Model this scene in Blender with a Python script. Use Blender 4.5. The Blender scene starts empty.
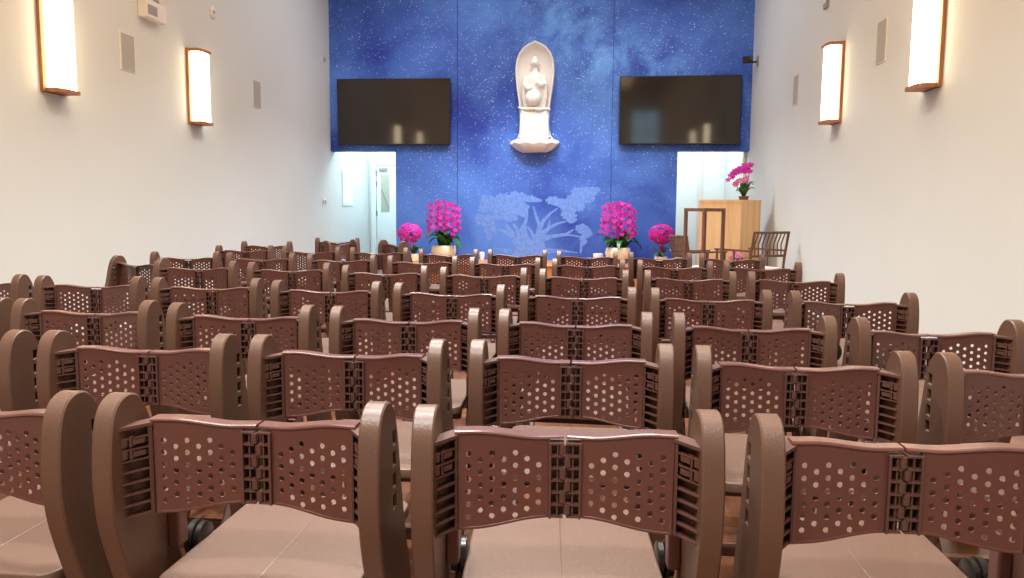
import bpy, bmesh, math, random
from mathutils import Vector, Matrix
PI = math.pi
random.seed(7)
scn = bpy.context.scene
COL = scn.collection

# ------------------------------------------------------------------ materials
def s2l(c):
    return tuple(((v/255)/12.92 if v/255 <= .04045 else ((v/255+.055)/1.055)**2.4) for v in c)

def mat(name, rgb, rough=.5, spec=.5, bump=0, bscale=200, var=0, vscale=6, metal=0, coat=0):
    m = bpy.data.materials.new(name); m.use_nodes = True
    nt = m.node_tree; b = nt.nodes['Principled BSDF']
    c = s2l(rgb)
    b.inputs['Base Color'].default_value = (*c, 1)
    b.inputs['Roughness'].default_value = rough
    b.inputs['Specular IOR Level'].default_value = spec
    b.inputs['Metallic'].default_value = metal
    b.inputs['Coat Weight'].default_value = coat
    tc = nt.nodes.new('ShaderNodeTexCoord')
    if var:
        n = nt.nodes.new('ShaderNodeTexNoise'); n.inputs['Scale'].default_value = vscale; n.inputs['Detail'].default_value = 4
        nt.links.new(tc.outputs['Object'], n.inputs['Vector'])
        r = nt.nodes.new('ShaderNodeMapRange')
        r.inputs['From Min'].default_value = .3; r.inputs['From Max'].default_value = .7
        r.inputs['To Min'].default_value = 1-var; r.inputs['To Max'].default_value = 1+var
        nt.links.new(n.outputs['Fac'], r.inputs['Value'])
        mx = nt.nodes.new('ShaderNodeMix'); mx.data_type = 'RGBA'; mx.blend_type = 'MULTIPLY'
        mx.inputs['Factor'].default_value = 1; mx.inputs['A'].default_value = (*c, 1)
        nt.links.new(r.outputs['Result'], mx.inputs['B'])
        nt.links.new(mx.outputs['Result'], b.inputs['Base Color'])
    if bump:
        n2 = nt.nodes.new('ShaderNodeTexNoise'); n2.inputs['Scale'].default_value = bscale; n2.inputs['Detail'].default_value = 2
        nt.links.new(tc.outputs['Object'], n2.inputs['Vector'])
        bp = nt.nodes.new('ShaderNodeBump'); bp.inputs['Strength'].default_value = bump; bp.inputs['Distance'].default_value = .002
        nt.links.new(n2.outputs['Fac'], bp.inputs['Height'])
        nt.links.new(bp.outputs['Normal'], b.inputs['Normal'])
    return m

def wood(name, rgb, rgb2, scale=(1, 1, 8), rough=.4, planks=None):
    m = bpy.data.materials.new(name); m.use_nodes = True
    nt = m.node_tree; b = nt.nodes['Principled BSDF']; b.inputs['Roughness'].default_value = rough
    tc = nt.nodes.new('ShaderNodeTexCoord'); mp = nt.nodes.new('ShaderNodeMapping'); mp.inputs['Scale'].default_value = scale
    nt.links.new(tc.outputs['Object'], mp.inputs['Vector'])
    n = nt.nodes.new('ShaderNodeTexNoise'); n.inputs['Scale'].default_value = 4; n.inputs['Detail'].default_value = 6; n.inputs['Distortion'].default_value = .6
    nt.links.new(mp.outputs['Vector'], n.inputs['Vector'])
    cr = nt.nodes.new('ShaderNodeValToRGB')
    cr.color_ramp.elements[0].position = .35; cr.color_ramp.elements[0].color = (*s2l(rgb), 1)
    cr.color_ramp.elements[1].position = .68; cr.color_ramp.elements[1].color = (*s2l(rgb2), 1)
    nt.links.new(n.outputs['Fac'], cr.inputs['Fac'])
    out = cr.outputs['Color']
    if planks:
        br = nt.nodes.new('ShaderNodeTexBrick'); br.inputs['Scale'].default_value = 1
        br.inputs['Brick Width'].default_value = planks[0]; br.inputs['Row Height'].default_value = planks[1]
        br.inputs['Mortar Size'].default_value = .003
        br.inputs['Color1'].default_value = (1, 1, 1, 1); br.inputs['Color2'].default_value = (.82, .82, .82, 1); br.inputs['Mortar'].default_value = (.35, .3, .28, 1)
        nt.links.new(tc.outputs['Object'], br.inputs['Vector'])
        mx = nt.nodes.new('ShaderNodeMix'); mx.data_type = 'RGBA'; mx.blend_type = 'MULTIPLY'; mx.inputs['Factor'].default_value = 1
        nt.links.new(out, mx.inputs['A']); nt.links.new(br.outputs['Color'], mx.inputs['B'])
        out = mx.outputs['Result']
    nt.links.new(out, b.inputs['Base Color'])
    return m

def emit(name, rgb, strength):
    m = bpy.data.materials.new(name); m.use_nodes = True
    b = m.node_tree.nodes['Principled BSDF']
    b.inputs['Base Color'].default_value = (.8, .8, .8, 1)
    b.inputs['Emission Color'].default_value = (*s2l(rgb), 1); b.inputs['Emission Strength'].default_value = strength
    return m

def starfield():
    m = bpy.data.materials.new('printed_starfield'); m.use_nodes = True
    nt = m.node_tree; b = nt.nodes['Principled BSDF']; b.inputs['Roughness'].default_value = .55; b.inputs['Specular IOR Level'].default_value = .25
    g = nt.nodes.new('ShaderNodeNewGeometry')
    sep = nt.nodes.new('ShaderNodeSeparateXYZ'); nt.links.new(g.outputs['Position'], sep.inputs[0])
    cmb = nt.nodes.new('ShaderNodeCombineXYZ')
    nt.links.new(sep.outputs['X'], cmb.inputs['X']); nt.links.new(sep.outputs['Z'], cmb.inputs['Y'])
    P = cmb.outputs[0]
    def noise(sc, det, rough=.5, dist=0):
        n = nt.nodes.new('ShaderNodeTexNoise'); n.inputs['Scale'].default_value = sc; n.inputs['Detail'].default_value = det
        n.inputs['Roughness'].default_value = rough; n.inputs['Distortion'].default_value = dist
        nt.links.new(P, n.inputs['Vector']); return n.outputs['Fac']
    def mth(op, a, bb):
        n = nt.nodes.new('ShaderNodeMath'); n.operation = op
        for i, v in enumerate((a, bb)):
            if v is None: continue
            if isinstance(v, (int, float)): n.inputs[i].default_value = v
            else: nt.links.new(v, n.inputs[i])
        return n.outputs[0]
    def rng(v, a, bb, c=0., d=1., smooth=False):
        n = nt.nodes.new('ShaderNodeMapRange'); n.clamp = True
        if smooth: n.interpolation_type = 'SMOOTHSTEP'
        for k, x in (('From Min', a), ('From Max', bb), ('To Min', c), ('To Max', d)): n.inputs[k].default_value = x
        nt.links.new(v, n.inputs['Value']); return n.outputs['Result']
    cr = nt.nodes.new('ShaderNodeValToRGB'); e = cr.color_ramp.elements
    e[0].position = .36; e[0].color = (*s2l((38, 60, 152)), 1)
    e[1].position = .62; e[1].color = (*s2l((86, 128, 212)), 1)
    nt.links.new(noise(.55, 4, .55, .3), cr.inputs['Fac'])
    # the milky band of the print: a soft diagonal cloud on the upper right
    dx = mth('SUBTRACT', sep.outputs['X'], .15); dz = mth('SUBTRACT', sep.outputs['Z'], 3.65)
    u = mth('SUBTRACT', mth('MULTIPLY', dz, .85), mth('MULTIPLY', dx, -.35))
    w = mth('ADD', mth('MULTIPLY', dx, .45), mth('MULTIPLY', dz, .2))
    r2 = mth('ADD', mth('MULTIPLY', u, mth('MULTIPLY', u, 3.2)), mth('MULTIPLY', w, mth('MULTIPLY', w, 3.)))
    blob = mth('POWER', 2.718, mth('MULTIPLY', r2, -.75))
    neb = mth('MULTIPLY', blob, rng(noise(2.3, 6, .62, .5), .38, .75))
    mx = nt.nodes.new('ShaderNodeMix'); mx.data_type = 'RGBA'
    nt.links.new(mth('MULTIPLY', neb, 1.0), mx.inputs['Factor']); nt.links.new(cr.outputs['Color'], mx.inputs['A']); mx.inputs['B'].default_value = (*s2l((120, 180, 250)), 1)
    col = mx.outputs['Result']
    # stars
    tot = None
    for sc, rad, keep in ((34, .30, .70), (15, .17, .76), (5, .085, .6)):
        v = nt.nodes.new('ShaderNodeTexVoronoi'); v.inputs['Scale'].default_value = sc; v.voronoi_dimensions = '2D'
        nt.links.new(P, v.inputs['Vector'])
        sx = nt.nodes.new('ShaderNodeSeparateXYZ'); nt.links.new(v.outputs['Color'], sx.inputs[0])
        size = mth('MULTIPLY', rng(sx.outputs['X'], keep, 1.), rad)
        on = mth('MULTIPLY', rng(mth('SUBTRACT', size, v.outputs['Distance']), 0., .06), rng(sx.outputs['Y'], 0., 1., .25, 1.))
        tot = on if tot is None else mth('MAXIMUM', tot, on)
    # fewer stars in the lowest part of the print
    tot = mth('MULTIPLY', tot, rng(sep.outputs['Z'], .9, 2.0, .12, .85))
    tot = mth('MULTIPLY', tot, rng(noise(1.1, 2), .3, .6, .35, 1.))
    mx2 = nt.nodes.new('ShaderNodeMix'); mx2.data_type = 'RGBA'
    nt.links.new(tot, mx2.inputs['Factor']); nt.links.new(col, mx2.inputs['A']); mx2.inputs['B'].default_value = (*s2l((225, 238, 255)), 1)
    nt.links.new(mx2.outputs['Result'], b.inputs['Base Color'])
    return m

M = dict(
    post=mat('brown_plastic', (88, 62, 49), .38, .55, .25, 260, .07, 5),
    back=mat('reddish_brown_plastic', (90, 55, 48), .30, .5, .06, 300, .06, 6),
    hinge=mat('dark_brown_plastic', (84, 56, 48), .45, .4, 0, 100, .05, 8),
    seat=mat('tan_seat_plastic', (99, 76, 64), .40, .5, .5, 420, .06, 5),
    black=mat('black_rubber', (24, 22, 22), .28, .6, 0, 50, .05, 9),
    frame=mat('brown_frame', (84, 55, 46), .5, .4, 0, 50, .05, 9),
    wall=mat('painted_wall', (210, 214, 212), .7, .25, .06, 90, .012, 1.3),
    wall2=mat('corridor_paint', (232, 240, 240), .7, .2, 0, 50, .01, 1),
    ceil=mat('ceiling_paint', (150, 132, 116), .8, .2, 0, 50, .03, 1),
    sky=starfield(),
    mural=mat('printed_tree', (104, 138, 212), .6, .2, 0, 50, .16, 22),
    floor=wood('oak_floor', (102, 63, 41), (128, 83, 54), (6, .6, 1), .35, (1.4, .13)),
    stage=wood('stage_wood', (186, 120, 74), (214, 156, 104), (.6, 6, 1), .4, (1.8, .16)),
    oak=wood('pale_oak', (222, 176, 126), (236, 196, 148), (3, 3, .35), .5),
    walnut=wood('walnut', (92, 60, 44), (116, 78, 58), (6, 6, .8), .45),
    sconce=wood('sconce_wood', (150, 96, 54), (182, 122, 72), (6, 6, .8), .45),
    lamp=emit('lit_diffuser', (255, 232, 192), 6.5),
    screen=mat('dark_screen', (42, 35, 30), .07, .5, 0, 50, .02, 1),  # black glass; the brown of the reflected room is put into its base colour
    bezel=mat('black_bezel', (16, 15, 15), .3, .5, 0, 50, .02, 1),
    statue=mat('white_resin', (226, 220, 214), .4, .5, 0, 50, .02, 3),
    grille=mat('speaker_grille', (172, 170, 164), .7, .3, .4, 900, .03, 30),
    white=mat('white_plastic', (226, 222, 216), .4, .4, 0, 50, .02, 6),
    grey=mat('grey_plastic', (150, 148, 144), .5, .4, 0, 50, .03, 9),
    camera=mat('dark_metal', (52, 48, 46), .35, .5, 0, 50, .05, 12, .4),
    pot=mat('white_ceramic', (232, 222, 200), .3, .5, 0, 50, .03, 8),
    petal=mat('magenta_petal', (202, 50, 168), .5, .3, 0, 50, .22, 24),
    petal2=mat('pink_petal', (214, 116, 168), .5, .3, 0, 50, .2, 24),
    petaldark=mat('deep_magenta_petal', (184, 26, 138), .5, .3, 0, 50, .22, 24),
    heart=mat('blossom_heart', (150, 20, 96), .5, .3, 0, 50, .1, 24),
    leaf=mat('orchid_leaf', (44, 96, 40), .35, .5, 0, 50, .25, 12),
    stem=mat('orchid_stem', (84, 112, 56), .5, .4, 0, 50, .2, 12),
    soil=mat('potting_bark', (70, 50, 36), .9, .2, .8, 60, .3, 30),
    cushion=mat('white_cushion', (236, 228, 220), .8, .2, .2, 300, .02, 10),
    door=mat('white_door_paint', (226, 238, 238), .4, .4, 0, 50, .01, 3),
    steel=mat('brushed_steel', (150, 152, 152), .35, .5, 0, 50, .05, 20, .8),
    pane=mat('wired_glass', (176, 180, 160), .15, .5, 0, 50, .04, 5),
    daylight=emit('daylight_window', (140, 200, 228), 2.6),
    navy=mat('navy_cloth', (26, 28, 44), .8, .2, .4, 200, .1, 20),
    paper=mat('white_tissue', (238, 236, 232), .8, .2, 0, 50, .02, 9),
    notice=mat('notice_board', (214, 226, 228), .5, .3, 0, 50, .03, 4),
    groove=mat('panel_joint', (26, 34, 92), .7, .2, 0, 50, .05, 4),
)

# ------------------------------------------------------------------ helpers
class MB:
    def __init__(s): s.bm = bmesh.new()
    def box(s, x0, x1, y0, y1, z0, z1, bev=0):
        b = bmesh.new(); bmesh.ops.create_cube(b, size=1)
        for v in b.verts:
            v.co = Vector(((x0+x1)/2+v.co.x*(x1-x0), (y0+y1)/2+v.co.y*(y1-y0), (z0+z1)/2+v.co.z*(z1-z0)))
        if bev: bmesh.ops.bevel(b, geom=b.edges[:], offset=bev, segments=2, affect='EDGES', profile=.5)
        s.merge(b); return s
    def merge(s, b, mtx=None):
        if mtx is not None: bmesh.ops.transform(b, matrix=mtx, verts=b.verts)
        me = bpy.data.meshes.new('tmp'); b.to_mesh(me); b.free(); s.bm.from_mesh(me); bpy.data.meshes.remove(me)
    def mesh(s, me, mtx=None):
        b = bmesh.new(); b.from_mesh(me); s.merge(b, mtx); return s
    def tube(s, pts, r, seg=8, cap=True):
        pts = [Vector(p) for p in pts]; n = len(pts)
        rs = r if isinstance(r, (list, tuple)) else [r]*n
        rings = []
        up0 = None
        for i, p in enumerate(pts):
            d = (pts[min(i+1, n-1)]-pts[max(i-1, 0)]).normalized()
            if up0 is None: up0 = Vector((0, 0, 1)) if abs(d.z) < .9 else Vector((1, 0, 0))
            a = d.cross(up0).normalized(); c = a.cross(d).normalized(); up0 = c
            rings.append([s.bm.verts.new(p+(a*math.cos(t)+c*math.sin(t))*rs[i]) for t in [2*PI*k/seg for k in range(seg)]])
        for i in range(n-1):
            for k in range(seg):
                s.bm.faces.new((rings[i][k], rings[i][(k+1) % seg], rings[i+1][(k+1) % seg], rings[i+1][k]))
        if cap:
            s.bm.faces.new(rings[0]); s.bm.faces.new(rings[-1][::-1])
        return s
    def bar(s, a, b, w, h):      # rectangular bar from a to b
        a, b = Vector(a), Vector(b); d = (b-a); L = d.length; d.normalize()
        up = Vector((0, 0, 1)) if abs(d.z) < .95 else Vector((0, 1, 0))
        x = d.cross(up).normalized(); z = x.cross(d)
        bb = bmesh.new(); bmesh.ops.create_cube(bb, size=1)
        for v in bb.verts: v.co = a+d*(L*(v.co.y+.5))+x*(v.co.x*w)+z*(v.co.z*h)
        bmesh.ops.bevel(bb, geom=bb.edges[:], offset=min(w, h)*.15, segments=1, affect='EDGES')
        s.merge(bb); return s
    def ball(s, c, r, sc=(1, 1, 1), seg=14, rings=9, rot=None):
        b = bmesh.new(); bmesh.ops.create_uvsphere(b, u_segments=seg, v_segments=rings, radius=1)
        m = Matrix.Translation(c) @ (rot.to_4x4() if rot else Matrix.Identity(4)) @ Matrix.Diagonal((r*sc[0], r*sc[1], r*sc[2], 1))
        s.merge(b, m); return s
    def loft(s, rings, cap=True):
        vs = [[s.bm.verts.new(p) for p in r] for r in rings]; n = len(rings[0])
        for i in range(len(vs)-1):
            for k in range(n):
                s.bm.faces.new((vs[i][k], vs[i][(k+1) % n], vs[i+1][(k+1) % n], vs[i+1][k]))
        if cap:
            s.bm.faces.new(vs[0][::-1]); s.bm.faces.new(vs[-1])
        return s
    def build(s, name, m, parent=None, smooth=False, loc=None):
        bmesh.ops.recalc_face_normals(s.bm, faces=s.bm.faces)
        me = bpy.data.meshes.new(name); s.bm.to_mesh(me); s.bm.free()
        return link(name, me, m, parent, smooth, loc)

def link(name, me, m, parent=None, smooth=False, loc=None):
    o = bpy.data.objects.new(name, me); COL.objects.link(o)
    me.materials.clear(); me.materials.append(m)
    if smooth:
        me.polygons.foreach_set('use_smooth', [True]*len(me.polygons)); me.set_sharp_from_angle(angle=math.radians(38))
    if parent: o.parent = parent
    if loc: o.location = loc
    return o

def slab(outline, holes, half, bev, mtx, res=1):
    """solid plate with real holes: a filled 2-D curve, extruded and bevelled, turned into a mesh"""
    cu = bpy.data.curves.new('c', 'CURVE'); cu.dimensions = '2D'; cu.fill_mode = 'BOTH'
    cu.extrude = half-bev; cu.bevel_depth = bev; cu.bevel_resolution = res
    for pts in [outline]+holes:
        sp = cu.splines.new('POLY'); sp.points.add(len(pts)-1); sp.use_cyclic_u = True
        for p, q in zip(sp.points, pts): p.co = (q[0], q[1], 0, 1)
    o = bpy.data.objects.new('c', cu); COL.objects.link(o)
    dg = bpy.context.evaluated_depsgraph_get(); dg.update()
    me = bpy.data.meshes.new_from_object(o.evaluated_get(dg))
    bpy.data.objects.remove(o); bpy.data.curves.remove(cu)
    me.transform(mtx)
    return me
YZ = Matrix(((0, 0, 1, 0), (1, 0, 0, 0), (0, 1, 0, 0), (0, 0, 0, 1)))    # curve x->y, y->z, normal->x
XZ = Matrix(((1, 0, 0, 0), (0, 0, -1, 0), (0, 1, 0, 0), (0, 0, 0, 1)))   # curve x->x, y->z, normal->-y

def empty(name, loc, rz=0, rx=0):
    o = bpy.data.objects.new(name, None); COL.objects.link(o); o.location = loc; o.rotation_euler = (rx, 0, rz)
    o.empty_display_size = .1
    return o
def tag(o, label, cat, group=None):
    o['label'] = label; o['category'] = cat
    if group: o['group'] = group
    return o
def struct(o): o['kind'] = 'structure'; return o
def copy_tree(o, parent=None):
    c = o.copy(); COL.objects.link(c)
    if parent: c.parent = parent
    for ch in list(o.children): copy_tree(ch, c)
    return c

XL, XR, YB, YR, ZC = -4.332, 2.513, 12.6, -4.2, 5.0
YD = 14.8

# ------------------------------------------------------------------ the room
struct(MB().box(XL-.2, XR+.2, YR-.2, YD+.2, -.12, 0).build('floor', M['floor']))
struct(MB().box(XL-.2, XR+.2, YR-.2, YB+.2, ZC, ZC+.15).build('ceiling', M['ceil']))
struct(MB().box(XL-.2, XL, YR, YD, 0, ZC).build('wall_left', M['wall']))
struct(MB().box(XR, XR+.2, YR, YD, 0, ZC).build('wall_right', M['wall']))
w = MB().box(XL, XR, YR-.2, YR, 0, ZC)
struct(w.build('wall_rear', M['wall']))
# front wall: three printed panels with thin joints, openings at both ends
fw = MB()
DL0, DL1, DR0, DR1, DH = XL, -3.225, 1.392, XR, 2.112
fw.box(XL, -2.184, YB, YB+.2, DH, ZC)
fw.box(DL1, -2.184, YB, YB+.2, 0, DH)
fw.box(-2.176, .334, YB-.015, YB+.2, 0, ZC)
fw.box(.339, XR, YB, YB+.2, DH, ZC)
fw.box(.339, DR0, YB, YB+.2, 0, DH)
front = struct(fw.build('wall_front', M['sky']))
j = MB().box(-2.184, -2.176, YB+.012, YB+.19, 0, ZC).box(.334, .339, YB+.006, YB+.19, 0, ZC)
j.build('panel_joint', M['groove'], front)

# printed pale tree at the foot of the middle panel (a 1 mm foil on the wall)
def foil(polys):
    mb = MB()
    for outl in polys:
        a = slab(outl, [], .0008, 0, XZ); mb.mesh(a, Matrix.Translation((0, YB-.0165, 0))); bpy.data.meshes.remove(a)
    return mb
def blob(cx, cz, rx, rz, n=34, rough=.16, seed=0):
    r = random.Random(seed); out = []
    for k in range(n):
        t = 2*PI*k/n; q = 1+r.uniform(-rough, rough)
        out.append((cx+rx*q*math.cos(t), cz+rz*q*math.sin(t)))
    return out
def limb(pts, ws):
    L, R_ = [], []
    for i, p in enumerate(pts):
        a = Vector(pts[max(i-1, 0)]); b = Vector(pts[min(i+1, len(pts)-1)]); d = (b-a).normalized(); n = Vector((-d.y, d.x))
        L.append(tuple(Vector(p)+n*ws[i])); R_.append(tuple(Vector(p)-n*ws[i]))
    return L+R_[::-1]
def ap(x, y):   # crop of the mural (1024x565 over x465-610, y180-260) to wall metres
    px = 465+x*145/1024; py = 180+y*80/565
    return ((px-589.3)*.01646-.005+(py-230)*.0003, 1.131+(212.2-py)*.01665+(px-535)*.00002)
tree = []
for pts, ws in (
    ([(440, 535), (430, 470), (410, 400), (420, 330), (440, 280), (450, 200)], (120, 75, 40, 16, 10, 6)),
    ([(500, 535), (520, 460), (530, 390), (530, 320), (505, 250), (490, 190)], (90, 50, 28, 14, 9, 5)),
    ([(400, 470), (350, 410), (290, 370), (230, 355)], (45, 22, 13, 8)),
    ([(370, 430), (320, 360), (285, 310)], (26, 16, 9)),
    ([(400, 420), (370, 350), (345, 310)], (20, 12, 8)),
    ([(500, 430), (470, 360), (440, 330)], (14, 9, 6)),
    ([(530, 360), (560, 290), (610, 240), (660, 205)], (16, 12, 8, 5)),
    ([(545, 390), (600, 340), (660, 310), (715, 295)], (20, 12, 9, 6)),
    ([(590, 350), (600, 310), (606, 285)], (8, 5, 3)),
    ([(560, 415), (620, 400), (720, 385), (770, 350)], (22, 13, 11, 6)),
    ([(720, 388), (770, 392), (830, 405)], (8, 6, 4)),
    ([(330, 515), (260, 496), (200, 490)], (22, 10, 3)),
    ([(560, 505), (680, 498), (800, 512)], (22, 9, 3)),
    ):
    q = limb([ap(*p) for p in pts], [k_*.00231 for k_ in ws]); tree.append(q)
random.seed(3)
crown = [(170, 150, 55, 35), (140, 205, 45, 38), (220, 190, 70, 55), (290, 150, 70, 48), (300, 230, 75, 55), (370, 140, 70, 48), (390, 200, 65, 50), (330, 270, 55, 32),
         (460, 140, 60, 24), (510, 150, 45, 14), (420, 240, 34, 30), (250, 260, 50, 32),
         (105, 285, 32, 42), (160, 290, 60, 42), (180, 350, 42, 42), (172, 400, 22, 30), (220, 375, 8, 24),
         (625, 150, 46, 30), (680, 165, 55, 30), (730, 200, 55, 42), (760, 150, 45, 40), (800, 190, 52, 40), (740, 250, 52, 36), (755, 285, 36, 22), (800, 100, 45, 40), (830, 140, 40, 34),
         (880, 90, 66, 34), (885, 130, 34, 38), (935, 75, 26, 18), (830, 345, 46, 34), (865, 370, 36, 36), (840, 420, 26, 44), (824, 480, 10, 40)]
for i, (x, y, rx, ry) in enumerate(crown):
    c = ap(x, y); tree.append(blob(c[0], c[1], rx*.00233, ry*.00236, 30, .2, i))
tm = MB()
for i, outl in enumerate(tree):
    a = slab(outl, [], .0004, 0, XZ); tm.mesh(a, Matrix.Translation((0, YB-.0155-.00004*i, 0))); bpy.data.meshes.remove(a)
tm.build('tree_mural', M['mural'], front)

# rooms seen through the two openings
bk = MB().box(XL, DL1+.45, YD, YD+.15, 0, 3.0)
struct(bk.build('wall_corridor', M['wall2']))
struct(MB().box(DL1+.45, DL1+.6, YB+.2, YD, 0, 3.0).build('wall_corridor_side', M['wall2']))
struct(MB().box(XL, DL1+.6, YB+.2, YD+.15, 2.9, 3.05).build('ceiling_corridor', M['wall2']))
struct(MB().box(1.0, XR, YD, YD+.15, 0, 3.0).build('wall_side_room', M['wall2']))
struct(MB().box(.85, 1.0, YB+.2, YD, 0, 3.0).build('wall_side_room_left', M['wall2']))
struct(MB().box(.85, XR, YB+.2, YD+.15, 2.9, 3.05).build('ceiling_side_room', M['wall2']))
struct(MB().box(2.02, 2.10, YD-.05, YD, 0, 2.9, .006).build('trim_1', M['white']))
struct(MB().box(XR-.05, XR, YB+.2, YB+.3, 0, 2.6, .006).build('trim_2', M['white']))
# white corridor door
d = struct(MB().box(-4.16, -3.34, YD-.05, YD-.005, .01, 2.0, .004).build('door_1', M['door']))
fr = MB().box(-4.28, -4.17, YD-.06, YD, 0, 2.12, .006).box(-3.33, -3.22, YD-.06, YD, 0, 2.12, .006).box(-4.171, -3.329, YD-.058, YD, 2.01, 2.118, .006)
fr.build('door_frame', M['door'], d)
MB().box(-4.075, -3.90, YD-.054, YD-.046, 1.10, 1.83, .003).build('glass_pane', M['pane'], d)
MB().bar((-4.06, YD-.062, 1.55), (-3.91, YD-.062, 1.16), .012, .012).build('wire_line', M['grey'], d)
for z in (1.8, 1.6, 1.02):
    MB().box(-4.175, -4.145, YD-.066, YD-.05, z, z+.1, .003).build('hinge', M['steel'], d)
MB().box(-4.1, -3.93, YD-.09, YD-.05, 1.9, 1.955, .008).build('door_closer', M['grey'], d)
hb = MB().tube([(-3.42, YD-.05, 1.02), (-3.42, YD-.1, 1.02), (-3.54, YD-.1, 1.02)], .012)
hb.build('door_handle', M['steel'], d, True)
# daylit window high in the rear wall (seen only as a reflection)
wn = struct(MB().box(1.53, 2.5, YR, YR+.02, 2.65, 4.2).build('window_1', M['daylight']))
wf = MB()
for x in (1.44, 1.97, 2.46): wf.box(x, x+.05, YR, YR+.05, 2.6, 4.25)
for z in (2.6, 3.4, 4.2): wf.box(1.44, 2.51, YR, YR+.05, z, z+.05)
wf.build('window_frame', M['white'], wn)

# low wooden stage under the mural
st = empty('stage', (0, 0, 0)); tag(st, 'low wooden stage along the foot of the blue star mural', 'stage')
MB().box(-3.12, 1.28, 11.4, YB-.02, .305, .335, .006).build('stage_top', M['stage'], st)
MB().box(-3.09, 1.25, 11.43, YB-.03, 0, .305).build('stage_face', M['stage'], st)

# ------------------------------------------------------------------ folding chair
def side_profile():
    # (y, z): back-leaning rounded board, apex at y=0
    back = [(-.010, .7985), (-.034, .790), (-.050, .770), (-.059, .74), (-.064, .70), (-.066, .66), (-.064, .62), (-.057, .575), (-.044, .53), (-.027, .48),
            (-.006, .42), (.018, .35), (.045, .27), (.075, .18), (.105, .09), (.128, .03), (.133, .0)]
    front = [(.255, .0), (.252, .03), (.238, .10), (.216, .19), (.188, .29), (.160, .38), (.132, .46), (.108, .53), (.090, .59), (.076, .645), (.064, .70), (.052, .742), (.036, .773), (.016, .793)]
    pts = back+front; n = len(pts); out = []
    for i in range(n):                       # rounder outline: Catmull-Rom between the points of the upper part
        p0, p1, p2, p3 = (Vector(pts[(i+k) % n]) for k in (-1, 0, 1, 2))
        out.append(tuple(p1))
        if min(p1.y, p2.y) > .5:
            for t in (.33, .67):
                q = .5*((2*p1)+(-p0+p2)*t+(2*p0-5*p1+4*p2-p3)*t*t+(-p0+3*p1-3*p2+p3)*t**3); out.append(tuple(q))
    return out
def rect(u0, u1, v0, v1): return [(u0, v0), (u1, v0), (u1, v1), (u0, v1)]
slots = [rect(.022, .045, z, z+.028) for z in (.597, .636, .675, .714)]
me_side = slab(side_profile(), slots, .0185, .003, YZ, 0)

Ri, Ro = .028, .184          # inner and outer x of a perforated back panel
def panel_mesh(sgn):
    top, bot = [], []
    for k in range(17):
        t = k/16; x = Ri+(Ro-Ri)*t
        e = max(0, min(1, (t-.08)/.75)); e = e*e*(3-2*e)
        top.append((x, .739+.0125*e)); bot.append((x, .594-.013*e-.005*t))
    outl = bot+top[::-1]
    inner = [(x+.0028*(1 if i == 0 else -1 if i == 16 else 0), z+.0032) for i, (x, z) in enumerate(bot)]+\
            [(x+.0028*(1 if i == 0 else -1 if i == 16 else 0), z-.0032) for i, (x, z) in enumerate(top)][::-1]
    cols = [4, 5, 6, 5, 6, 5, 6]; z0 = [.6890, .7005, .7118, .7005, .7118, .7005, .7118]
    holes = []
    for c in range(7):
        x = Ri+.0180+c*.0203
        for k in range(cols[c]):
            z = z0[c]-k*.0225
            holes.append([(x+.0054*math.cos(t), z+.0054*math.sin(t)) for t in [2*PI*q/12 for q in range(12)]])
    mb = MB()
    plate = slab(outl, holes, .0016, .0004, XZ, 0)
    rim = slab(outl, [inner], .0045, .001, XZ, 1)
    mb.mesh(plate, Matrix.Translation((0, -.0085, 0))); mb.mesh(rim, Matrix.Translation((0, -.006, 0)))
    lip = [(.0025, top[0][1])]+top+[(Ro+.007, top[-1][1])]     # rounded flange along the wavy top edge
    mb.loft([[(x, y, z+dz) for y, dz in ((-.0125, -.003), (-.0115, .0), (-.009, .0018), (.018, .0018), (.020, -.001), (.019, -.0032))] for x, z in lip])
    bpy.data.meshes.remove(plate); bpy.data.meshes.remove(rim)
    me = bpy.data.meshes.new('back_panel'); mb.bm.to_mesh(me); mb.bm.free()
    for v in me.vertices:
        t = (v.co.x-Ri)/(Ro-Ri)
        v.co.y += .020+.022*(1-t)
        if sgn < 0: v.co.x = -v.co.x
    if sgn < 0: me.flip_normals()
    return me
def bracket(s):
    mb = MB()
    def bx(x0, x1, *a): mb.box(min(s*x0, s*x1), max(s*x0, s*x1), *a)
    x0, x1 = .186, .2185
    bx(x0, x1, .016, .022, .578, .742)                # rear wall of the ribbed pocket
    bx(x0, x0+.004, -.014, .02, .578, .742)           # outer cheek by the panel
    bx(x0-.002, x1, -.016, .034, .741, .747)          # top plate
    for k in range(8): z = .579+k*.0205; bx(x0+.003, x1, -.012, .02, z, z+.003)
    for k in range(2):                                # two small boxed cells near the top
        z = .690+k*.0225
        bx(x0+.008, x0+.020, -.013, .006, z, z+.009); bx(x0+.021, x0+.0235, -.013, .016, z-.004, z+.016); bx(x0+.026, x1-.001, -.0125, .004, z-.002, z+.014)
    for k in range(6): z = .585+k*.026; bx(x0-.003, x0+.001, -.010, .018, z, z+.012)   # knuckles beside the panel
    for v in mb.bm.verts: v.co.y += .020-(abs(v.co.x)-.186)/.0325*.046
    return mb
def hinge(s):
    mb = MB()
    def bx(x0, x1, *a): mb.box(min(s*x0, s*x1), max(s*x0, s*x1), *a)
    bx(.002, .028, .026, .031, .594, .729)
    bx(.024, .028, .006, .03, .594, .729)
    bx(.012, .0145, .010, .03, .594, .729)
    for k in range(7): z = .595+k*.0218; bx(.003, .026, .008, .03, z, z+.0035)
    for k in range(3):
        z = .601+k*.043+(.0 if s > 0 else .0215)
        mb.tube([(s*.004, .012, z), (s*.004, .012, z+.018)], .0065, 8)
    for v in mb.bm.verts: v.co.y += .018
    return mb
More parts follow.
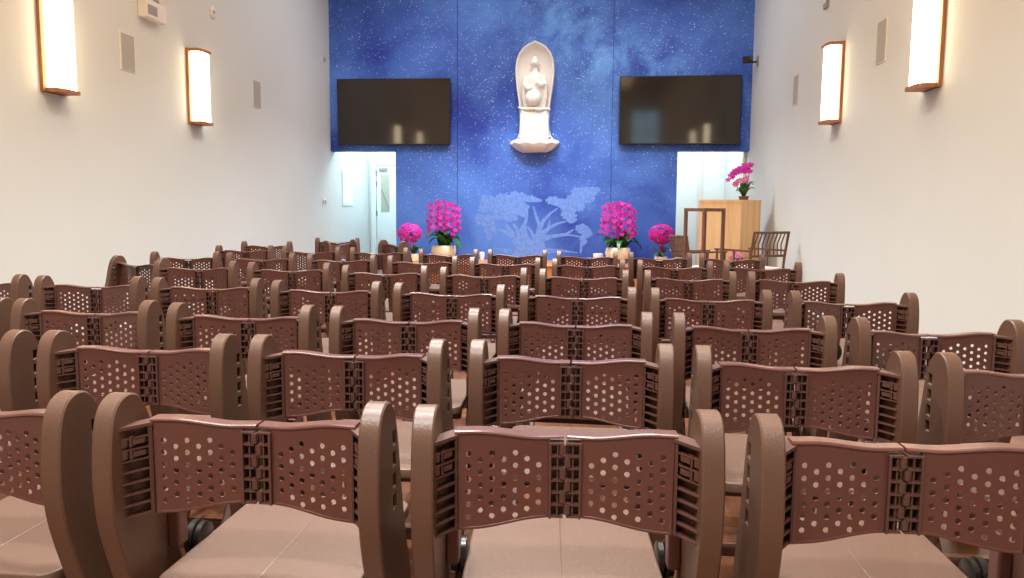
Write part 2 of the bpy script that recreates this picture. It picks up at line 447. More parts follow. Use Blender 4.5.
def seat_mesh(s):
    pts = []
    def arc(cx, cy, r, a0, a1, n=6):
        for k in range(n+1):
            t = math.radians(a0+(a1-a0)*k/n); pts.append((cx+r*math.cos(t), cy+r*math.sin(t)))
    pts.append((.0022, -.012)); arc(.183-.03, -.012+.03, .03, -90, 0); arc(.183-.03, .43-.03, .03, 0, 90); pts.append((.0022, .43))
    if s < 0: pts = [(-x, y) for x, y in pts][::-1]
    return slab(pts, [], .013, .004, Matrix.Translation((0, 0, .442)), 2)

def make_chair():
    root = empty('folding_chair', (0, 0, 0))
    for s in (-1, 1):
        o = link('side_panel', me_side, M['post'], root, True); o.location = (s*.2365, 0, 0)
    for s in (-1, 1):
        link('back_panel', panel_mesh(s), M['back'], root)
        bracket(s).build('back_bracket', M['hinge'], root)
        hinge(s).build('back_hinge', M['hinge'], root)
        link('seat_panel', seat_mesh(s), M['seat'], root, True)
        lg = MB().bar((s*.199, .215, .43), (s*.199, -.135, .012), .022, .045).box(s*.199-.012, s*.199+.012, -.175, -.10, 0, .03, .006)
        lg.build('rear_leg', M['frame'], root)
        p = MB()
        for a, b, r in ((.186, .200, .034), (.2015, .2175, .037)):
            p.tube([(s*a, .185, .452), (s*(a+.002), .185, .452), (s*(b-.002), .185, .452), (s*b, .185, .452)], [r-.003, r, r, r-.003], 20)
        p.build('pivot_drum', M['black'], root, True)
        l = MB().box(s*.206-.012, s*.206+.012, .096, .130, .47, .545, .004).box(s*.206-.013, s*.206+.013, .105, .155, .535, .557, .004)
        l.build('seat_latch', M['back'], root)
    for y0, y1 in ((.05, .085), (.33, .37)): MB().box(-.18, .18, y0, y1, .395, .43, .004).build('seat_rail', M['frame'], root)
    MB().box(-.215, .215, .185, .21, .17, .20, .005).build('stretcher', M['frame'], root)
    return root
proto = make_chair()

ORD = ['first', 'second', 'third', 'fourth', 'fifth', 'sixth', 'seventh', 'eighth', 'ninth']
rows = [
 ('nearest row', [(-1.164, 1.272, 0), (-.594, 1.267, -.5), (-.033, 1.269, 3.2), (.533, 1.269, .4)]),
 ('second nearest row', [(-1.770, 1.905, 0), (-1.194, 1.918, 1.), (-.618, 1.924, -.6), (-.041, 1.930, .2), (.523, 1.915, -1.8), (1.094, 1.905, .5)]),
 ('third nearest row', [(-2.385, 2.595, .5), (-1.812, 2.593, 1.7), (-1.203, 2.555, 1.), (-.620, 2.557, 1.8), (-.041, 2.554, -1.8), (.536, 2.545, -.8), (1.103, 2.532, 1.8)]),
 ('fourth nearest row', [(-3.05, 3.52, 3), (-2.427, 3.509, 4.), (-1.824, 3.505, 5.), (-1.215, 3.462, 1.8), (-.625, 3.424, -1.5), (-.045, 3.396, 0), (.529, 3.380, -1.5), (1.116, 3.360, .3)]),
 ('fifth nearest row', [(-3.10, 5.0, 158), (-2.50, 4.66, 7), (-1.867, 4.63, 5.), (-1.220, 4.506, 5.), (-.612, 4.450, 1.5), (-.025, 4.412, -1), (.574, 4.422, -1.2), (1.156, 4.416, -5)]),
 ('sixth nearest row', [(-3.112, 5.645, 9), (-2.498, 5.635, 8), (-1.853, 5.606, 7), (-1.212, 5.518, 4.5), (-.598, 5.474, 1.5), (-.001, 5.406, 1.2), (.594, 5.364, -2.5), (1.182, 5.366, -4)]),
 ('seventh nearest row', [(-3.163, 6.78, 8), (-2.492, 6.684, 9), (-1.864, 6.683, 7), (-1.213, 6.559, 4.5), (-.615, 6.60, 2), (-.013, 6.474, 0), (.586, 6.399, 1), (1.162, 6.374, -4)]),
]
first = True
def place(x, y, r, label):
    global first
    o = proto if first else copy_tree(proto)
    first = False
    o.location = (x, y, 0); o.rotation_euler = (0, 0, math.radians(r))
    tag(o, label, 'chair', 'brown folding chairs set out in rows')
    return o
for ri, (rn, lst) in enumerate(rows):
    n = len(lst)
    for i, (x, y, r) in enumerate(lst):
        pos = 'leftmost' if i == 0 else 'rightmost' if i == n-1 else ORD[i]+' from the left'
        place(x, y, r, f'brown perforated folding chair in the {rn}, {pos} chair'.replace('left chair', 'left'))
place(-3.36, 7.72, 6, 'far brown folding chair behind the seventh row, nearest the left wall')
place(-2.99, 8.88, 6, 'farthest brown folding chair, set straight before the bright doorway on the left')
place(-2.74, 8.22, 70, 'far brown folding chair turned sideways left of the bright doorway')
place(-2.14, 8.25, -48, 'far brown folding chair turned at an angle under the magenta orchid ball')

# navy bag on the rightmost chair of the fourth row
bg = empty('bag', (1.055, 3.49, .455)); tag(bg, 'small navy bag on a chair seat, glimpsed between two chairs at right', 'bag')
MB().ball((0, 0, .062), .075, (1, .8, .82)).build('bag_body', M['navy'], bg, True)
MB().tube([(-.05, 0, .1), (-.035, 0, .155), (.035, 0, .155), (.05, 0, .1)], .007).build('bag_handle', M['navy'], bg, True)
MB().ball((0, .0, .125), .03, (1, .8, .6)).build('tissue', M['paper'], bg, True)

# ------------------------------------------------------------------ wall fittings
def sconce(side, y, label):
    s = 1 if side == 'L' else -1
    x = XL if side == 'L' else XR
    r = empty('wall_sconce', (x, y, 2.05)); tag(r, label, 'wall lamp', 'wooden wall sconces')
    def bx(a, b, *k):
        mb = MB(); mb.box(min(s*a, s*b), max(s*a, s*b), *k); return mb
    bx(0, .028, -.15, .15, .0, .80, .004).build('back_plate', M['sconce'], r)
    def cap(z0, z1):
        o = [(0, -.125), (.13, -.118), (.155, -.05), (.155, .115), (.13, .125), (0, .125)]
        mb = MB()
        ring = lambda z: [(s*a, b, z) for a, b in o]
        mb.loft([ring(z0), ring(z1)]); return mb
    cap(.0, .03).build('bottom_cap', M['sconce'], r)
    cap(.77, .80).build('top_cap', M['sconce'], r)
    o = [(.028, -.105), (.112, -.10), (.134, -.045), (.134, .10), (.028, .105)]
    mb = MB(); mb.loft([[(s*a, b, z) for a, b in o] for z in (.03, .77)])
    mb.build('diffuser', M['lamp'], r)
sconce('L', 5.90, 'lit wooden wall sconce high on the left wall, nearer the camera')
sconce('L', 8.14, 'lit wooden wall sconce high on the left wall, nearer the blue mural')
sconce('R', 8.27, 'lit wooden wall sconce high on the right wall, nearer the blue mural')
sconce('R', 6.05, 'lit wooden wall sconce high on the right wall, nearer the camera')

def speaker(side, y0, y1, z0, z1, label):
    x = XL if side == 'L' else XR; s = 1 if side == 'L' else -1
    r = empty('wall_speaker', (x, (y0+y1)/2, z0)); tag(r, label, 'speaker', 'flush wall speakers')
    h = (y1-y0)/2; H = z1-z0
    mb = MB(); mb.box(*sorted((0, s*.008)), -h, h, 0, H, .002); mb.build('trim_frame', M['white'], r)
    mb = MB(); mb.box(*sorted((0, s*.011)), -h+.012, h-.012, .012, H-.012, .002); mb.build('grille', M['grille'], r)
speaker('L', 6.82, 7.05, 2.41, 2.76, 'flush grey speaker grille between the two sconces on the left wall')
speaker('L', 9.625, 9.86, 2.45, 2.80, 'flush grey speaker grille between left sconce and blue mural')
speaker('R', 7.01, 7.235, 2.44, 2.815, 'flush grey speaker grille between the two sconces on the right wall')
speaker('R', 9.80, 10.035, 2.465, 2.83, 'flush grey speaker grille between right sconce and blue mural')

e = empty('emergency_light', (XL, 7.30, 2.96)); tag(e, 'white twin-head emergency light high on the left wall', 'emergency light')
MB().box(0, .10, -.17, .17, 0, .17, .008).build('housing', M['white'], e)
for yy in (-.09, .09):
    hh = MB().tube([(.05, yy, .17), (.055, yy, .2)], .014)
    hh.build('lamp_neck', M['grey'], e)
    MB().tube([(.02, yy, .245), (.05, yy, .24), (.085, yy, .235), (.1, yy, .232)], [.03, .045, .055, .055], 14).build('lamp_head', M['white'], e, True)
MB().box(.1, .103, -.16, .0, .03, .12, .001).build('battery_cover', M['grey'], e)
dt = empty('wall_detector', (XL, 8.61, 3.37)); tag(dt, 'small round white detector above the far left sconce', 'detector')
MB().tube([(0, 0, 0), (.018, 0, 0), (.024, 0, 0)], [.068, .068, .055], 20).build('cover', M['white'], dt, True)
MB().tube([(.024, 0, 0), (.028, 0, 0)], .02, 12).build('sensor', M['grey'], dt, True)
db = empty('wall_bracket_box', (XR, 8.79, 3.33)); tag(db, 'small grey box on the right wall near the top edge', 'box')
MB().box(-.03, 0, -.06, .06, 0, .34, .006).build('housing', M['grey'], db)
MB().box(-.036, -.03, -.045, .045, .05, .28, .004).build('cover', M['white'], db)
hk = empty('wall_hook', (XL, 12.34, 3.52)); tag(hk, 'tiny hook on the left wall beside the blue mural', 'hook')
MB().box(0, .008, -.02, .02, 0, .08, .003).build('plate', M['grey'], hk)
MB().tube([(.008, 0, .03), (.03, 0, .025), (.035, 0, .05)], .005).build('peg', M['grey'], hk)
sw = empty('light_switch', (XL, 12.22, 1.2)); tag(sw, 'white light switch on the left wall beside the bright doorway', 'switch')
MB().box(0, .012, -.09, .09, 0, .12, .004).build('plate', M['white'], sw)
for k in (-.045, .045): MB().box(.012, .017, k-.025, k+.025, .03, .09, .002).build('rocker', M['grey'], sw)
nb = empty('notice_panel', (XL, 13.45, 1.2)); tag(nb, 'pale panel on the wall inside the left doorway', 'panel')
MB().box(0, .012, -.3, .3, 0, .62, .003).build('board', M['notice'], nb)
MB().box(.012, .016, -.27, .27, .03, .59, .002).build('sheet', M['paper'], nb)
cv = empty('security_camera', (XR, 12.2, 3.42)); tag(cv, 'dark security camera on the right wall beside the mural', 'camera')
MB().box(-.02, 0, -.05, .05, -.06, .08, .004).build('wall_plate', M['grey'], cv)
MB().tube([(-.02, 0, .0), (-.09, 0, -.01), (-.12, -.02, .01)], .014).build('arm', M['camera'], cv, True)
MB().bar((-.12, .09, .05), (-.2, -.14, .0), .09, .08).build('body', M['camera'], cv)
MB().tube([(-.196, -.13, .0), (-.204, -.155, -.005)], .028, 14).build('lens', M['black'], cv, True)

# televisions
def tv(x0, x1, z0, z1, label):
    cx = (x0+x1)/2
    r = empty('television', (cx, YB-.055, z0), 0, 0); r.rotation_euler = (math.radians(1.1), 0, 0)
    tag(r, label, 'television', 'wall televisions beside the statue')
    h = (x1-x0)/2; H = z1-z0
    MB().box(-h, h, -.045, 0, 0, H, .006).build('bezel', M['bezel'], r)
    MB().box(-h+.014, h-.014, -.0475, -.045, .022, H-.014).build('screen', M['screen'], r)
    MB().box(-.3, .3, 0, .035, .3, .7, .004).build('wall_mount', M['camera'], r)
tv(-4.172, -2.285, 2.207, 3.275, 'large switched-off flat television on the mural left of the statue')
tv(.45, 2.337, 2.207, 3.275, 'large switched-off flat television on the mural right of the statue')

# ------------------------------------------------------------------ white wall statue
def voxel(mb, size, name, m, parent):
    o = mb.build(name, m, parent, True)
    md = o.modifiers.new('r', 'REMESH'); md.mode = 'VOXEL'; md.voxel_size = size
    sm = o.modifiers.new('s', 'SMOOTH'); sm.factor = .5; sm.iterations = 2
    dg = bpy.context.evaluated_depsgraph_get(); dg.update()
    me = bpy.data.meshes.new_from_object(o.evaluated_get(dg)); o.modifiers.clear(); o.data = me
    me.materials.clear(); me.materials.append(m)
    me.polygons.foreach_set('use_smooth', [True]*len(me.polygons))
    return o
SX, SZ = -.906, 2.09
su = empty('wall_statue', (SX, YB-.017, SZ)); tag(su, 'white relief statue in a pointed niche on the blue star mural', 'statue')
prof = [(.27, .22), (.245, .30), (.235, .45), (.238, .62), (.258, .80), (.29, 1.0), (.312, 1.2), (.315, 1.32), (.298, 1.45), (.255, 1.56), (.19, 1.645), (.11, 1.70), (.0, 1.748)]
outl = prof+[(-x, z) for x, z in prof[-2::-1]]
def ring(sc, y, cz=.95):
    return [(x*sc, y, cz+(z-cz)*(1-(1-sc)*.55)) for x, z in outl]
nm = MB()
nm.loft([ring(.96, 0), ring(1.0, -.04), ring(1.0, -.13), ring(.97, -.15), ring(.92, -.145), ring(.86, -.10), ring(.7, -.06), ring(.4, -.045), ring(.05, -.04)])
nm.build('niche', M['statue'], su, True)
fg = MB()
def ell(z, rx, ry, cy, n=20): return [(rx*math.cos(2*PI*k/n), cy+ry*math.sin(2*PI*k/n), z) for k in range(n)]
fg.loft([ell(.15, .17, .1, -.08), ell(.4, .155, .09, -.08), ell(.66, .15, .09, -.08), ell(.85, .15, .1, -.09), ell(1.0, .155, .1, -.1), ell(1.13, .15, .09, -.1), ell(1.22, .11, .07, -.1), ell(1.27, .045, .045, -.1), ell(1.32, .04, .04, -.105)])
fg.ball((0, -.115, 1.40), .075, (.82, .9, 1.08)); fg.ball((0, -.1, 1.475), .035)
fg.ball((0, -.188, 1.39), .012, (.8, 1, 1.6))
for s in (-1, 1):
    fg.ball((s*.066, -.11, 1.385), .018, (.5, .8, 1.8))
    fg.tube([(s*.12, -.1, 1.19), (s*.165, -.13, 1.05), (s*.10, -.2, .98 if s < 0 else 1.04), (s*.03, -.22, 1.0 if s < 0 else 1.08)], [.05, .05, .042, .026], 10)
    fg.tube([(s*.165, -.13, 1.05), (s*.17, -.12, .85), (s*.15, -.1, .66)], [.045, .04, .02], 8)
voxel(fg, .012, 'robed_figure', M['statue'], su)
MB().ball((-.015, -.2, .84), .132, (1, .9, 1), 24, 16).build('globe', M['statue'], su, True)
hm = MB()
for k in range(9):
    x = -.208+k*.052; hm.tube([(x*1.05, -.155-.03*math.cos(k-3), .2), (x, -.17, .45), (x*.9, -.16, .68)], [.03, .026, .02], 8)
voxel(hm, .012, 'robe_folds', M['statue'], su)
MB().tube([(-.26, -.15, .70), (-.16, -.18, .67), (-.03, -.2, .68), (.08, -.2, .66), (.18, -.18, .675), (.255, -.15, .665)], [.012, .026, .03, .028, .024, .012], 10).build('sash', M['statue'], su, True)
bs = MB()
def half(z, rx, ry, n=26):
    return [(rx*math.cos(PI*k/n)*(1+.03*math.sin(k*1.9)), -ry*math.sin(PI*k/n), z+.012*math.sin(k*1.3)) for k in range(n+1)]
bs.loft([half(.0, .2, .14), half(.03, .28, .2), half(.09, .36, .25), half(.135, .395, .27), half(.165, .39, .25), half(.2, .3, .2), half(.26, .26, .17), half(.34, .24, .13)])
bs.build('flared_base', M['statue'], su, True)

# ------------------------------------------------------------------ orchids
def blossom(mb, c, n, sc, hearts=False):
    n = Vector(n).normalized(); q = n.to_track_quat('Z', 'Y').to_matrix()
    spin = random.uniform(-.3, .3)
    for k in range(5):
        a = spin+2*PI*k/5+PI/2
        L = sc*(1.05 if k in (1, 4) else .9); wd = sc*(.78 if k in (1, 4) else .5)
        pts = []
        for (t, w_, h) in ((.0, .15, 0), (.45, 1, .16), (.8, .8, .2), (1., .25, .1)):
            for s in (-1, 1): pts.append((t*L, s*w_*wd*.5, h*L))
        R2 = q @ Matrix.Rotation(a, 3, 'Z')
        v = [mb.bm.verts.new(Vector(c)+R2 @ Vector(p)) for p in pts]
        for i in range(0, 6, 2): mb.bm.faces.new((v[i], v[i+1], v[i+3], v[i+2]))
    if hearts:
        nf = len(mb.bm.faces); mb.ball(Vector(c)+n*sc*.2, sc*.19, (1, 1, 1), 6, 4); mb.bm.faces.ensure_lookup_table()
        for f_ in mb.bm.faces[nf:]: f_.material_index = 1
def spray(mb, name, pal, stem_pts, r, parent):
    nf = len(mb.bm.faces); mb.tube(stem_pts, r, 6); mb.bm.faces.ensure_lookup_table()
    for f_ in mb.bm.faces[nf:]: f_.material_index = 2
    o = mb.build(name, M[pal], parent)
    o.data.materials.append(M['heart']); o.data.materials.append(M['stem'])
    return o
def leafm(mb, base, ang, L, w, lift, droop):
    d = Vector((math.cos(ang), math.sin(ang), 0)); sd = Vector((-d.y, d.x, 0)); prev = None; base = Vector(base)
    for k in range(8):
        t = k/7; p = base+d*(L*t)+Vector((0, 0, lift*math.sin(t*PI*.6)-droop*t*t))
        ww = w*math.sin(PI*min(1, .12+t*.86))**.7*.5
        cur = [mb.bm.verts.new(p+sd*ww+Vector((0, 0, ww*.35))), mb.bm.verts.new(p), mb.bm.verts.new(p-sd*ww+Vector((0, 0, ww*.35)))]
        if prev:
            mb.bm.faces.new((prev[0], prev[1], cur[1], cur[0])); mb.bm.faces.new((prev[1], prev[2], cur[2], cur[1]))
        prev = cur
def lathe(prof, n=28, sx=1, sy=1):
    mb = MB(); mb.loft([[(r*math.cos(2*PI*k/n)*sx, r*math.sin(2*PI*k/n)*sy, z) for k in range(n)] for r, z in prof], True); return mb
def orchid_tall(x, y, z, label):
    r = empty('potted_orchid', (x, y, z)); tag(r, label, 'orchid', 'tall potted orchids on the stage')
    lathe([(.11, -.06), (.115, -.055), (.1, -.02), (.1, .0)], 24).build('pot_stand', M['walnut'], r, True)
    lathe([(.13, 0), (.165, .012), (.19, .05), (.2, .1), (.19, .17), (.18, .185), (.165, .18), (.16, .15)], 32, 1, .8).build('pot', M['pot'], r, True)
    lathe([(.15, .14), (.15, .155)], 20, 1, .8).build('bark', M['soil'], r)
    lf = MB()
    for k in range(15):
        leafm(lf, (random.uniform(-.1, .1), random.uniform(-.06, .06), .15), k*2*PI/15+random.uniform(-.2, .2), random.uniform(.24, .36), .12, random.uniform(.16, .36), random.uniform(.05, .28))
    lf.build('leaves', M['leaf'], r, True)
    spots_ = [(-.235, 0), (-.165, -.10), (-.10, .06), (-.045, -.13), (.03, .08), (.075, -.13), (.145, .04), (.185, -.11), (.24, 0)]
    for bx, by in spots_:
        fl = MB()
        topz = .885-.30*bx*bx*4+random.uniform(-.02, .02); low = .36+random.uniform(-.03, .09)+(.08 if abs(bx) < .1 else 0)
        path = [(bx*.1, by*.2, .15), (bx*.2, by*.3, .55), (bx*.55, by*.7, topz), (bx*.9, by, topz+.0), (bx, by*1.05, topz-.12), (bx*1.02, by*1.1, low)]
        nfl = 9
        for q in range(nfl):
            t = q/(nfl-1)
            sgn = 1 if q % 2 else -1
            blossom(fl, (bx*(.93+.1*t)+sgn*.02, by-.02+random.uniform(-.02, .02), topz-.02-t*(topz-low)), (sgn*.5+bx*1.2, -1, random.uniform(-.1, .4)), random.uniform(.036, .045), True)
        spray(fl, 'flower_spray', 'petal', path, .006, r)
    return r
orchid_tall(-2.31, 12.05, .395, 'tall magenta orchid in a cream bowl, left of the tree mural')
orchid_tall(.455, 12.05, .395, 'tall magenta orchid in a cream bowl, right of the tree mural')
def orchid_ball(x, y, z, label, R_=.2, cz=.42, pal='petaldark', nfl=64, lean=0):
    r = empty('potted_orchid', (x, y, z)); tag(r, label, 'orchid', 'round potted orchids at the ends of the stage')
    lathe([(.07, -.06), (.09, -.05), (.1, .05), (.098, .06), (.085, .055), (.08, .04)], 24).build('pot', M['pot'], r, True)
    lathe([(.08, .035), (.08, .045)], 16).build('bark', M['soil'], r)
    lf = MB()
    for k in range(11): leafm(lf, (0, 0, .045), k*2*PI/9+random.uniform(-.2, .2), random.uniform(.12, .22), .06, random.uniform(.08, .2), random.uniform(.0, .14))
    lf.build('leaves', M['leaf'], r, True)
    for g in range(5):
        a = 2*PI*g/5+.3; dx, dy = math.cos(a)*R_*.6, math.sin(a)*R_*.5
        fl = MB()
        for q in range(nfl//5):
            u = random.uniform(-1, 1); t = random.uniform(-.75, .75)+a
            n = Vector((math.cos(t)*math.sqrt(1-u*u), math.sin(t)*math.sqrt(1-u*u), u))
            blossom(fl, Vector((lean, 0, cz))+Vector((n.x*R_, n.y*R_*.75, n.z*R_*.82)), n+Vector((0, -.5, 0)), random.uniform(.042, .052), True)
        spray(fl, 'flower_spray', pal, [(0, 0, .04), (dx*.4+lean*.3, dy*.4, cz*.6), (dx+lean, dy, cz)], .005, r)
    return r
orchid_ball(-2.75, 11.85, .395, 'round magenta orchid near the left doorway, shorter than its neighbour', .17, .38, 'petal', 90, -.07)
orchid_ball(1.10, 11.85, .395, 'round deep magenta orchid beside the right doorway, short', .165, .40, 'petaldark', 90)
# small white dishes on the stage
for x, lab, w_ in ((-1.74, 'tiny white dish on the stage left of the tree mural', .045), (.155, 'white oval dish on the stage beside the right tall orchid', .085)):
    dd = empty('dish', (x, 12.4, .335)); tag(dd, lab, 'dish', 'white dishes on the stage')
    lathe([(w_*.7, .0), (w_*.9, .06), (w_, .10), (w_*.94, .125), (w_*.5, .13)], 20, 1, .7).build('bowl', M['paper'], dd, True)
    lathe([(w_*.75, 0), (w_*.75, .008)], 16, 1, .7).build('foot', M['pot'], dd, True)

# ------------------------------------------------------------------ lectern, orchid on it
lc = empty('lectern', (0, 0, 0)); tag(lc, 'tall pale wooden lectern before the right doorway', 'lectern')
fp = [(1.505, 10.55), (2.01, 10.48), (2.33, 10.78), (2.26, 11.25), (1.56, 11.25)]
cx = sum(p[0] for p in fp)/5; cy = sum(p[1] for p in fp)/5
mb = MB(); mb.loft([[(x, y, z) for x, y in fp] for z in (.06, 1.27)]); mb.build('body', M['oak'], lc)
mb = MB(); mb.loft([[(cx+(x-cx)*1.012, cy+(y-cy)*1.012, z) for x, y in fp] for z in (1.27, 1.305)]); mb.build('top', M['oak'], lc)
mb = MB(); mb.loft([[(cx+(x-cx)*.94, cy+(y-cy)*.94, z) for x, y in fp] for z in (0, .06)]); mb.build('plinth', M['walnut'], lc)
ro = empty('potted_orchid', (2.11, 10.85, 1.305)); tag(ro, 'small pink orchid standing on top of the wooden lectern', 'orchid')
lathe([(.05, 0), (.06, .01), (.07, .055), (.066, .055), (.055, .04)], 20).build('pot', M['walnut'], ro, True)
lf = MB()
for k, (a, L, li) in enumerate(((.3, .13, .2), (1.2, .12, .24), (PI-.2, .12, .1), (PI+.6, .13, .14), (-.5, .14, .22), (-1.2, .12, .16), (2.2, .13, .12), (0, .15, .14), (PI+1.2, .13, .2))):
    leafm(lf, (0, 0, .04), a, L, .085, li, .02)
lf.build('leaves', M['leaf'], ro, True)
for g, (xa, za, xb, zb, pal, n_) in enumerate(((.07, .47, -.24, .27, 'petal', 15), (.06, .40, -.18, .36, 'petal', 13), (.03, .27, -.13, .22, 'petal2', 11))):
    fl = MB()
    pts_ = [(0, 0, .04), (.04, -.02, za*.55), (xa, -.04, za)]
    for q in range(n_):
        t = q/(n_-1); z_ = za+(zb-za)*t*t
        c_ = (xa+(xb-xa)*t+random.uniform(-.025, .025), -.06+random.uniform(-.03, .03), z_+random.uniform(-.03, .03))
        blossom(fl, c_, (random.uniform(-.5, .5), -1, .2), random.uniform(.036, .045), True)
        if q % 4 == 3: pts_.append((xa+(xb-xa)*t, -.045, z_))
    spray(fl, 'flower_spray', pal, pts_, .004, ro)

# tall open wooden stand in front of the lectern
sd = empty('tall_stand', (1.40, 9.55, 0), math.radians(36)); tag(sd, 'tall open wooden stand of four posts before the lectern', 'stand')
h = .157
for sx in (-1, 1):
    for sy in (-1, 1):
        MB().box(sx*h-.018, sx*h+.018, sy*h-.018, sy*h+.018, 0, 1.15, .004).build('leg', M['walnut'], sd)
t_ = MB()
for s in (-1, 1):
    t_.box(-h-.018, h+.018, s*h-.018, s*h+.018, 1.145, 1.185, .004); t_.box(s*h-.018, s*h+.018, -h, h, 1.146, 1.184, .004)
t_.build('top_frame', M['walnut'], sd)
t_ = MB()
for s in (-1, 1): t_.box(-h, h, s*h-.012, s*h+.012, .2, .23, .004); t_.box(s*h-.012, s*h+.012, -h, h, .201, .229, .004)
t_.build('lower_rail', M['walnut'], sd)

# slatted armchairs
def armchair(x, y, rz, label, woven=False, w=.28):
    r = empty('armchair', (x, y, 0), math.radians(rz)); tag(r, label, 'armchair')
    D = .27
    for s in (-1, 1):
        MB().tube([(s*w, -D+.02, 0), (s*w, -D, .42), (s*w, -D-.02, .62), (s*w, -D-.07, .905)], .016, 8).build('rear_leg', M['walnut'], r, True)
        MB().tube([(s*w, D, 0), (s*w, D, .68)], .016, 8).build('front_leg', M['walnut'], r, True)
        MB().bar((s*w, -D-.02, .682), (s*w, D+.03, .682), .04, .024).build('armrest', M['walnut'], r)
        MB().tube([(s*w, -.02, .40), (s*w, -.02, .672)], .011, 8).build('arm_post', M['walnut'], r, True)
        MB().bar((s*w, -D, .39), (s*w, D, .39), .022, .05).build('side_rail', M['walnut'], r)
    MB().bar((-w-.012, -D-.07, .90), (w+.012, -D-.07, .90), .03, .03).build('top_rail', M['walnut'], r)
    MB().bar((-w, -D-.02, .62), (w, -D-.02, .62), .024, .028).build('back_rail', M['walnut'], r)
    if woven:
        mb = MB()
        for k in range(15): mb.bar((-w+.02+k*(2*w-.04)/14, -D-.075, .90), (-w+.02+k*(2*w-.04)/14, -D-.025, .62), .012, .006)
        for k in range(9): z = .64+k*.03; yy = -D-.028-.05*(z-.62)/.28; mb.bar((-w, yy-.004, z), (w, yy-.004, z), .006, .014)
        mb.build('woven_back', M['walnut'], r)
    else:
        for k in range(8):
            xx = -w+.062+k*(2*w-.124)/7
            MB().tube([(xx, -D-.07, .895), (xx, -D-.015, .76), (xx, -D-.02, .62)], .009, 6).build('back_slat', M['walnut'], r, True)
    MB().bar((-w, -D, .39), (w, -D, .39), .022, .05).bar((-w, D, .39), (w, D, .39), .022, .05).build('seat_frame', M['walnut'], r)
    MB().box(-w+.02, w-.02, -D+.01, D+.01, .41, .475, .025).build('seat_cushion', M['cushion'], r, True)
    return r
armchair(1.97, 9.62, 34, 'wooden armchair with slatted back and white cushion by the right wall')
ac = armchair(1.43, 10.10, -60, 'dark wooden armchair with woven back, behind the tall open stand', True, .17); ac.scale = (1, 1, .92)
# low pink orchid behind the armrest
lo = empty('potted_orchid', (1.95, 10.2, 0)); tag(lo, 'low pink orchid on a stool between lectern and armchair', 'orchid')
lathe([(.07, .36), (.09, .38), (.10, .48), (.09, .48), (.08, .46)], 20).build('pot', M['pot'], lo, True)
mb = MB()
for a in (0, 2.1, 4.2): mb.tube([(math.cos(a)*.12, math.sin(a)*.12, 0), (math.cos(a)*.08, math.sin(a)*.08, .34)], .012, 8)
mb.tube([(0, 0, .335), (0, 0, .36)], .13, 20); mb.build('stool', M['walnut'], lo)
fl = MB()
for k in range(6): blossom(fl, (-.05+random.uniform(-.06, .06), -.06+random.uniform(-.05, .05), .58+random.uniform(-.06, .07)), (random.uniform(-.5, .5), -1, .3), .042, True)
spray(fl, 'flower_spray', 'petal2', [(0, 0, .46), (-.02, -.03, .53), (-.05, -.05, .6)], .005, lo)
lf = MB()
for k in range(6): leafm(lf, (0, 0, .47), k*1.05, .14, .05, .1, .04)
lf.build('leaves', M['leaf'], lo, True)

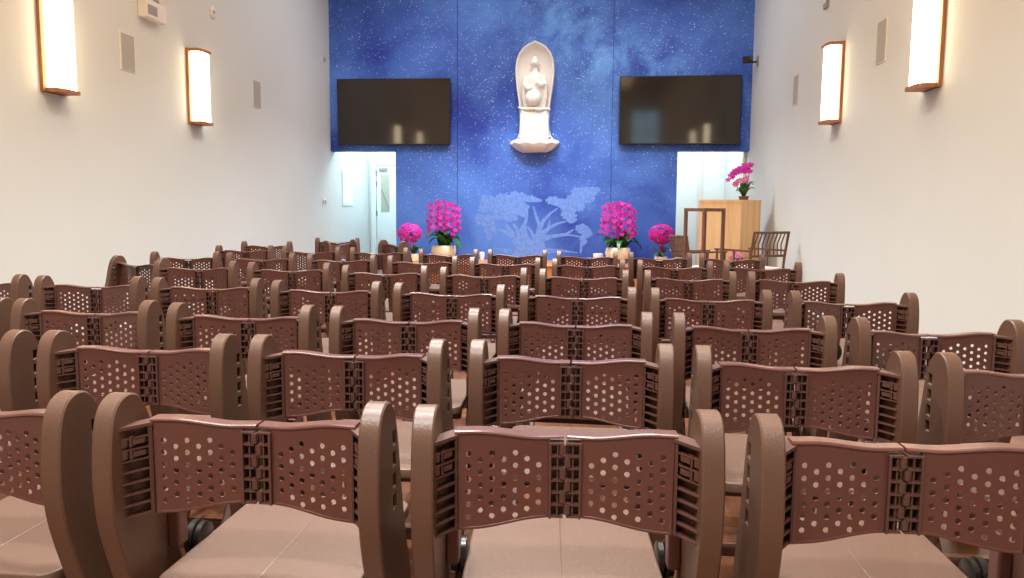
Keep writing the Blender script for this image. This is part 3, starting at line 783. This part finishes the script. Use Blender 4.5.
# ------------------------------------------------------------------ lights
def area(name, loc, size, power, rgb, rot=(0, 0, 0), sy=None, spread=None):
    L = bpy.data.lights.new(name, 'AREA'); L.energy = power; L.color = rgb; L.size = size
    if sy: L.shape = 'RECTANGLE'; L.size_y = sy
    if spread: L.spread = math.radians(spread)
    o = bpy.data.objects.new(name, L); COL.objects.link(o); o.location = loc; o.rotation_euler = rot; return o
def spot(name, loc, tgt, power, ang, blend, rgb, rad=.1):
    L = bpy.data.lights.new(name, 'SPOT'); L.energy = power; L.color = rgb; L.spot_size = math.radians(ang); L.spot_blend = blend; L.shadow_soft_size = rad
    o = bpy.data.objects.new(name, L); COL.objects.link(o); o.location = loc
    o.rotation_euler = (Vector(tgt)-Vector(loc)).to_track_quat('-Z', 'Y').to_euler(); return o
for y in (-1.2, 1.7, 4.6, 7.5, 10.3):
    for x in (-1.5, -.3):
        spot('downlight', (x, y, ZC-.05), (x, y, 0), 400, 104, .6, (.93, .98, 1), .18)
area('warm_fill', (-.9, 2.2, ZC-.03), 4.5, 300, (1, .70, .45), (0, 0, 0), 11)  # added ambient fill that warms the upper walls
spot('statue_spot', (-.906, 11.45, 4.95), (-.906, 12.4, 2.2), 66, 44, .7, (1, .97, .94), .05)
area('front_fill', (-.9, 10.6, ZC-.03), 5.5, 62, (.97, .98, 1), (0, 0, 0), 2.6)  # added neutral fill to lift the walls at the front end
for x in (-2.9, 1.1):
    spot('mural_fill', (x, 9.3, 4.95), (x, 12.6, 1.7), 130, 74, .9, (.94, .97, 1), .15)  # added fill spots that brighten the blue mural
area('corridor_lamp', (-3.6, 13.75, 2.85), .8, 34, (.76, .95, 1.0), (0, 0, 0))
area('side_room_lamp', (1.8, 13.8, 2.85), .8, 22, (.93, 1.0, .97), (0, 0, 0))
wd = bpy.data.worlds.new('World'); scn.world = wd; wd.use_nodes = True
wd.node_tree.nodes['Background'].inputs[0].default_value = (.6, .55, .5, 1); wd.node_tree.nodes['Background'].inputs[1].default_value = .1

# ------------------------------------------------------------------ camera
F, PITCH, YAW, ROLL = 763.34, .1014, .0998, .0072
cyw, syw, cp, sp_ = math.cos(YAW), math.sin(YAW), math.cos(PITCH), math.sin(PITCH)
fwd = Vector((-syw*cp, cyw*cp, -sp_)); rt = Vector((cyw, syw, 0)); up = rt.cross(fwd)
rt2 = rt*math.cos(ROLL)+up*math.sin(ROLL); up2 = up*math.cos(ROLL)-rt*math.sin(ROLL)
cam = bpy.data.cameras.new('camera'); cam.sensor_width = 36; cam.lens = F/1024*36; cam.clip_start = .02
co = bpy.data.objects.new('camera', cam); COL.objects.link(co)
m = Matrix.Identity(4)
for i, v in enumerate((rt2, up2, -fwd)):
    for k in range(3): m[k][i] = v[k]
m.translation = (0, 0, 1.13)
co.matrix_world = m
scn.camera = co
vs = scn.view_settings; vs.view_transform = 'Standard'; vs.look = 'None'; vs.gamma = 1; vs.exposure = .62; vs.use_curve_mapping = False
